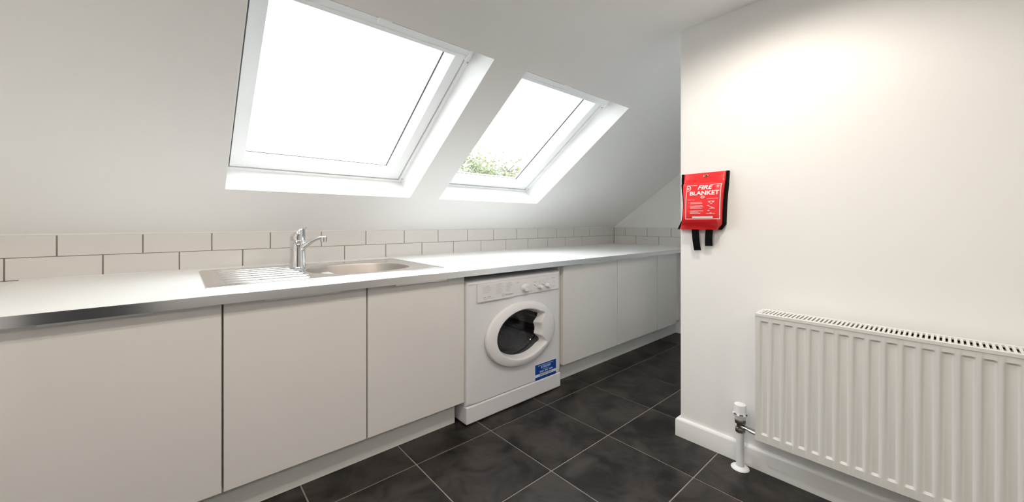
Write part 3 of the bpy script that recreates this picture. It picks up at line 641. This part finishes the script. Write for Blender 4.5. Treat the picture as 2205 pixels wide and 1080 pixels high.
for v, k in ((0.475, 2), (0.375, 3), (0.23, 3)):
    prect(sm, 0.085, 0.10, v - 0.003, v + 0.010, 1)
    for q in range(k): prect(sm, 0.14, 0.14 + 0.40 * (0.6 + 0.4 * rnd.random()), v - q * 0.034, v - q * 0.034 + 0.018, 1)
# three little pictograms
def pict(v):
    prect(sm, 0.66, 0.84, v + 0.028, v + 0.045, 1)
pict(0.475); prect(sm, 0.67, 0.73, 0.47, 0.505, 1); prect(sm, 0.77, 0.83, 0.47, 0.505, 1); prect(sm, 0.72, 0.78, 0.43, 0.455, 1)
prect(sm, 0.64, 0.70, 0.375, 0.40, 1); sm.add([Pp(0.68, 0.36), Pp(0.72, 0.365), Pp(0.86, 0.31), Pp(0.84, 0.29)], [(0, 1, 2, 3)]); prect(sm, 0.70, 0.80, 0.295, 0.312, 1)
prect(sm, 0.65, 0.71, 0.225, 0.26, 1); prect(sm, 0.62, 0.86, 0.150, 0.166, 1); prect(sm, 0.72, 0.76, 0.166, 0.195, 1)
sm.build('small_print', M['pink_print'], pouch)
# round arrow mark at the folded upper corner
am = MB()
for k in range(12):
    a, a2 = -pi / 2 + pi * k / 12, -pi / 2 + pi * (k + 1) / 12
    am.add([Pp(0.0 + r * cos(q), 0.90 + r * asp * 1.0 * sin(q)) for q in (a, a2) for r in (0.115, 0.135)], [(0, 1, 3, 2)])
am.add([Pp(0.03, 0.93), Pp(0.095, 0.895), Pp(0.03, 0.86)], [(0, 1, 2)])
am.build('arrow_mark', M['white_print'], pouch)
zb = rows[-1][0]
for (u0, u1, v0), (u2, u3, v1) in (((1489, 1504, 489), (1494.5, 1509, 538.5)), ((1520, 1535.5, 489), (1518, 1534, 529))):
    xx = XS - 0.010; q = [px(u0, v0, 0, xx), px(u1, v0, 0, xx), px(u3, v1, 0, xx), px(u2, v1, 0, xx)]
    L = []
    for k in range(7):
        t_ = k / 6; a = [q[0][i] + (q[3][i] - q[0][i]) * t_ for i in range(3)]; c = [q[1][i] + (q[2][i] - q[1][i]) * t_ for i in range(3)]
        w_ = 0.004 * sin(pi * t_)
        L.append([(xx - w_, a[1], a[2]), (xx - w_, c[1], c[2]), (xx - w_ + 0.0025, c[1], c[2]), (xx - w_ + 0.0025, a[1], a[2])])
    L[0] = [(p[0], p[1], p[2] + 0.010) for p in L[0]]
    MB().loops(L, True, True, True).build('pull_strap', M['black'], fb)

# ------------------------------------------------------------------ radiator and valve
RXF, RXB = 1.280, 1.352
RY0, RZ0, RZ1, RP, RN = -1.522, 0.203, 0.752, 0.0292, 42
RY1 = RY0 - 0.012 - RN * RP - 0.012
rad = thing('radiator', ((RXF + RXB) / 2, (RY0 + RY1) / 2, RZ0), 'white double-panel radiator with ribbed front hung on the wall', 'radiator')
def ribbed(xf, sgn):
    ys = [RY0 - 0.004]; dep = [0]
    for k in range(RN):
        c = RY0 - 0.0255 - k * RP
        for o_, d in ((0.0130, 0), (0.0105, 0.15), (0.0070, 0.8), (0.0045, 1), (-0.0045, 1), (-0.0070, 0.8), (-0.0105, 0.15), (-0.0130, 0)): ys.append(c + o_); dep.append(d)
    ys.append(RY1 + 0.004); dep.append(0)
    zs = [RZ0 + 0.004, 0.2370, 0.2450, 0.7150, 0.7220, RZ1 - 0.004]; zd = [0, 0, 1, 1, 0, 0]
    L = [[(xf + sgn * 0.0042 * a * b_, y, z) for y, a in zip(ys, dep)] for z, b_ in zip(zs, zd)]
    mb = MB().loops(L, False)
    xb = xf + sgn * 0.010
    mb.loops([[(xf, RY0 - 0.004, RZ0 + 0.004), (xf, RY1 + 0.004, RZ0 + 0.004)], [(xb, RY0 - 0.004, RZ0 + 0.004), (xb, RY1 + 0.004, RZ0 + 0.004)], [(xb, RY0 - 0.004, RZ1 - 0.004), (xb, RY1 + 0.004, RZ1 - 0.004)], [(xf, RY0 - 0.004, RZ1 - 0.004), (xf, RY1 + 0.004, RZ1 - 0.004)]], False)
    for y in (RY0 - 0.004, RY1 + 0.004): mb.add([(xf, y, RZ0 + 0.004), (xb, y, RZ0 + 0.004), (xb, y, RZ1 - 0.004), (xf, y, RZ1 - 0.004)], [(0, 1, 2, 3)])
    return mb
ribbed(RXF, 1).build('front_panel', M['rad'], rad, smooth=25)
ribbed(RXB, -1).build('back_panel', M['rad'], rad, smooth=25)
for y0, y1 in ((RY0 - 0.0035, RY0), (RY1, RY1 + 0.0035)):
    MB().box(RXF + 0.004, RXB - 0.004, y0, y1, RZ0, RZ1 - 0.002, 0.001, 1).build('side_panel', M['rad'], rad)
gr = MB(); zt = RZ1
gr.box(RXF - 0.0015, RXF + 0.010, RY1 + 0.002, RY0 - 0.002, zt - 0.012, zt + 0.001, 0.001, 1); gr.box(RXB - 0.010, RXB + 0.001, RY1 + 0.002, RY0 - 0.002, zt - 0.012, zt + 0.004, 0.001, 1); 
for y in (RY0 - 0.006, RY1 + 0.006): gr.box(RXF + 0.008, RXB - 0.008, y - 0.004, y + 0.004, zt - 0.004, zt + 0.002)
k = RY0 - 0.014
while k > RY1 + 0.01:
    gr.box(RXF + 0.008, RXB - 0.008, k - 0.0024, k + 0.0024, zt - 0.003, zt + 0.002); k -= 0.0089
gr.build('top_grille', M['rad'], rad)
cv = MB()
k = RY0 - 0.03
while k > RY1 + 0.03:
    cv.box(RXF + 0.014, RXB - 0.014, k - 0.0005, k + 0.0005, RZ0 + 0.03, RZ1 - 0.014); k -= 0.0073
cv.build('convector_fins', M['rad'], rad, kind='stuff')
for y in (RY0 - 0.18, RY1 + 0.18):
    MB().box(RXB - 0.002, XR - 0.0005, y - 0.015, y + 0.015, RZ0 + 0.05, RZ1 - 0.06).build('wall_bracket', M['rad'], rad)

VX, VY = 1.347, -1.4625
va = thing('radiator_valve', (VX, VY, 0), 'white-headed thermostatic radiator valve on a white pipe from the floor', 'valve')
MB().lathe((VX, VY, 0), [(0.026, 0.0002), (0.0255, 0.003), (0.020, 0.008), (0.0125, 0.012), (0.0118, 0.0125)], 'z', 30).build('floor_collar', M['valve_white'], va, smooth=50)
MB().lathe((VX, VY, 0), [(0.0112, 0.002), (0.0112, 0.180)], 'z', 20).build('pipe', M['valve_white'], va, smooth=50)
MB().lathe((VX, VY, 0), [(0.0115, 0.168), (0.0145, 0.170), (0.0150, 0.182), (0.0135, 0.188), (0.0105, 0.190), (0.0105, 0.206), (0.0155, 0.210), (0.0165, 0.220), (0.015, 0.2275), (0.0, 0.2275)], 'z', 8).build('brass_body', M['dchrome'], va, smooth=30)
MB().tube([(VX, VY, 0.199), (VX - 0.004, VY - 0.022, 0.197), (VX - 0.008, VY - 0.036, 0.196), (VX - 0.012, RY0 + 0.0005, 0.195)], [0.0085, 0.008, 0.0105, 0.0105], 12).build('tailpiece', M['dchrome'], va, smooth=40)
hp = [(0.0125, 0.2275), (0.0150, 0.229), (0.0165, 0.240), (0.0200, 0.2465), (0.0205, 0.253), (0.0180, 0.257), (0.0172, 0.262), (0.0175, 0.288), (0.0165, 0.296), (0.0130, 0.2995), (0, 0.3005)]
hm = MB().lathe((VX, VY, 0), hp, 'z', 32)
slots = {q + d for q in (12, 17, 22, 27) for d in (0, 1, 2)}               # open vent slots in the shoulder of the head
hm.f = [f for k, f in enumerate(hm.f) if not (k // 32 == 4 and k % 32 in slots)]
hm.build('thermostat_head', M['valve_white'], va, smooth=40)

# ------------------------------------------------------------------ ceiling downlights
def downlight(kind, x, y, label):
    t = thing('downlight_%s_offscreen' % kind, (x, y, ZC), label, 'ceiling light', 'recessed ceiling downlights')
    MB().lathe((x, y, ZC), [(0.045, -0.0005), (0.044, -0.004), (0.036, -0.005), (0.034, -0.003), (0.030, -0.0012)], 'z', 28).build('bezel', M['chrome'], t, smooth=50)
    MB().lathe((x, y, ZC), [(0.0305, -0.0013), (0.0, -0.0018)], 'z', 24).build('lamp_face_%s_offscreen' % kind, M['glow'], t)
    li = bpy.data.lights.new('downlight_beam', 'SPOT'); li.energy = LAMP; li.color = (1.0, 0.92, 0.82); li.spot_size = radians(168); li.spot_blend = 0.5; li.shadow_soft_size = 0.03
    lo = bpy.data.objects.new('lamp_beam_%s_offscreen' % kind, li); COL.objects.link(lo); lo.parent = t; lo.location = (0, 0, -0.012)
for k, x, y, l in (('wall', 0.97, -1.58, 'warm recessed downlight close to the radiator wall'), ('middle', 0.25, -1.45, 'warm recessed downlight in the middle of the ceiling'), ('worktop', -0.55, -1.62, 'warm recessed downlight near the return worktop'),
                   ('rear', 0.45, -2.7, 'warm recessed downlight in the rear half of the ceiling'), ('door', -0.6, -2.6, 'warm recessed downlight in front of the added charcoal door')):
    downlight(k, x, y, l)

# ------------------------------------------------------------------ outside the windows
GZ = -3.4
MB().box(-30, 40, 3, 60, GZ - 0.2, GZ).build('ground', M['lawn'], kind='structure', label='lawn far below the roof windows', cat='ground')
def tree(cx, cy, zc, rx, rz, label, n, seed):
    rr = random.Random(seed)
    t = thing('tree', (cx, cy, GZ), label, 'tree')
    MB().tube([(cx, cy, GZ), (cx + 0.05, cy, GZ + 1.5), (cx - 0.05, cy + 0.05, zc - rz * 0.2), (cx, cy, zc + rz * 0.5)], [0.22, 0.18, 0.13, 0.04], 10).build('trunk', M['bark'], t, smooth=60)
    lf = MB()
    for b_ in range(46):
        th, ph = rr.uniform(0, 2 * pi), math.asin(rr.uniform(-0.6, 1)); q = rr.uniform(0.55, 1)
        ex, ey, ez = cx + rx * q * cos(th) * cos(ph), cy + rx * q * sin(th) * cos(ph), zc + rz * q * sin(ph)
        m_ = MB().tube([(cx, cy, zc - rz * 0.3 + 0.2 * rz * rr.random()), ((cx + ex) / 2, (cy + ey) / 2, (zc + ez) / 2 - 0.05), (ex, ey, ez)], [0.045, 0.025, 0.008], 5)
        m_.build('branch', M['bark'], t)
        for k in range(n):
            s_ = rr.uniform(0.35, 1.08); g_ = 0.30
            x, y, z = cx + (ex - cx) * s_ + rr.gauss(0, g_), cy + (ey - cy) * s_ + rr.gauss(0, g_), zc + (ez - zc) * s_ + rr.gauss(0, g_ * 0.7)
            a, e_, w_ = rr.uniform(0, 2 * pi), rr.uniform(-0.9, 0.9), rr.uniform(0.05, 0.09)
            ax = (cos(a) * cos(e_), sin(a) * cos(e_), sin(e_)); bx = (-sin(a), cos(a), rr.uniform(-0.6, 0.6))
            lf.add([(x - ax[0] * w_, y - ax[1] * w_, z - ax[2] * w_), (x + bx[0] * w_ * 0.5, y + bx[1] * w_ * 0.5, z + bx[2] * w_ * 0.5), (x + ax[0] * w_, y + ax[1] * w_, z + ax[2] * w_), (x - bx[0] * w_ * 0.5, y - bx[1] * w_ * 0.5, z - bx[2] * w_ * 0.5)], [(0, 1, 2, 3)])
    lf.build('foliage', M['leaf'], t, kind='stuff')
tree(7.6, 7.9, 2.8, 3.2, 1.6, 'leafy treetop seen through the roof window above the washing machine', 220, 4)
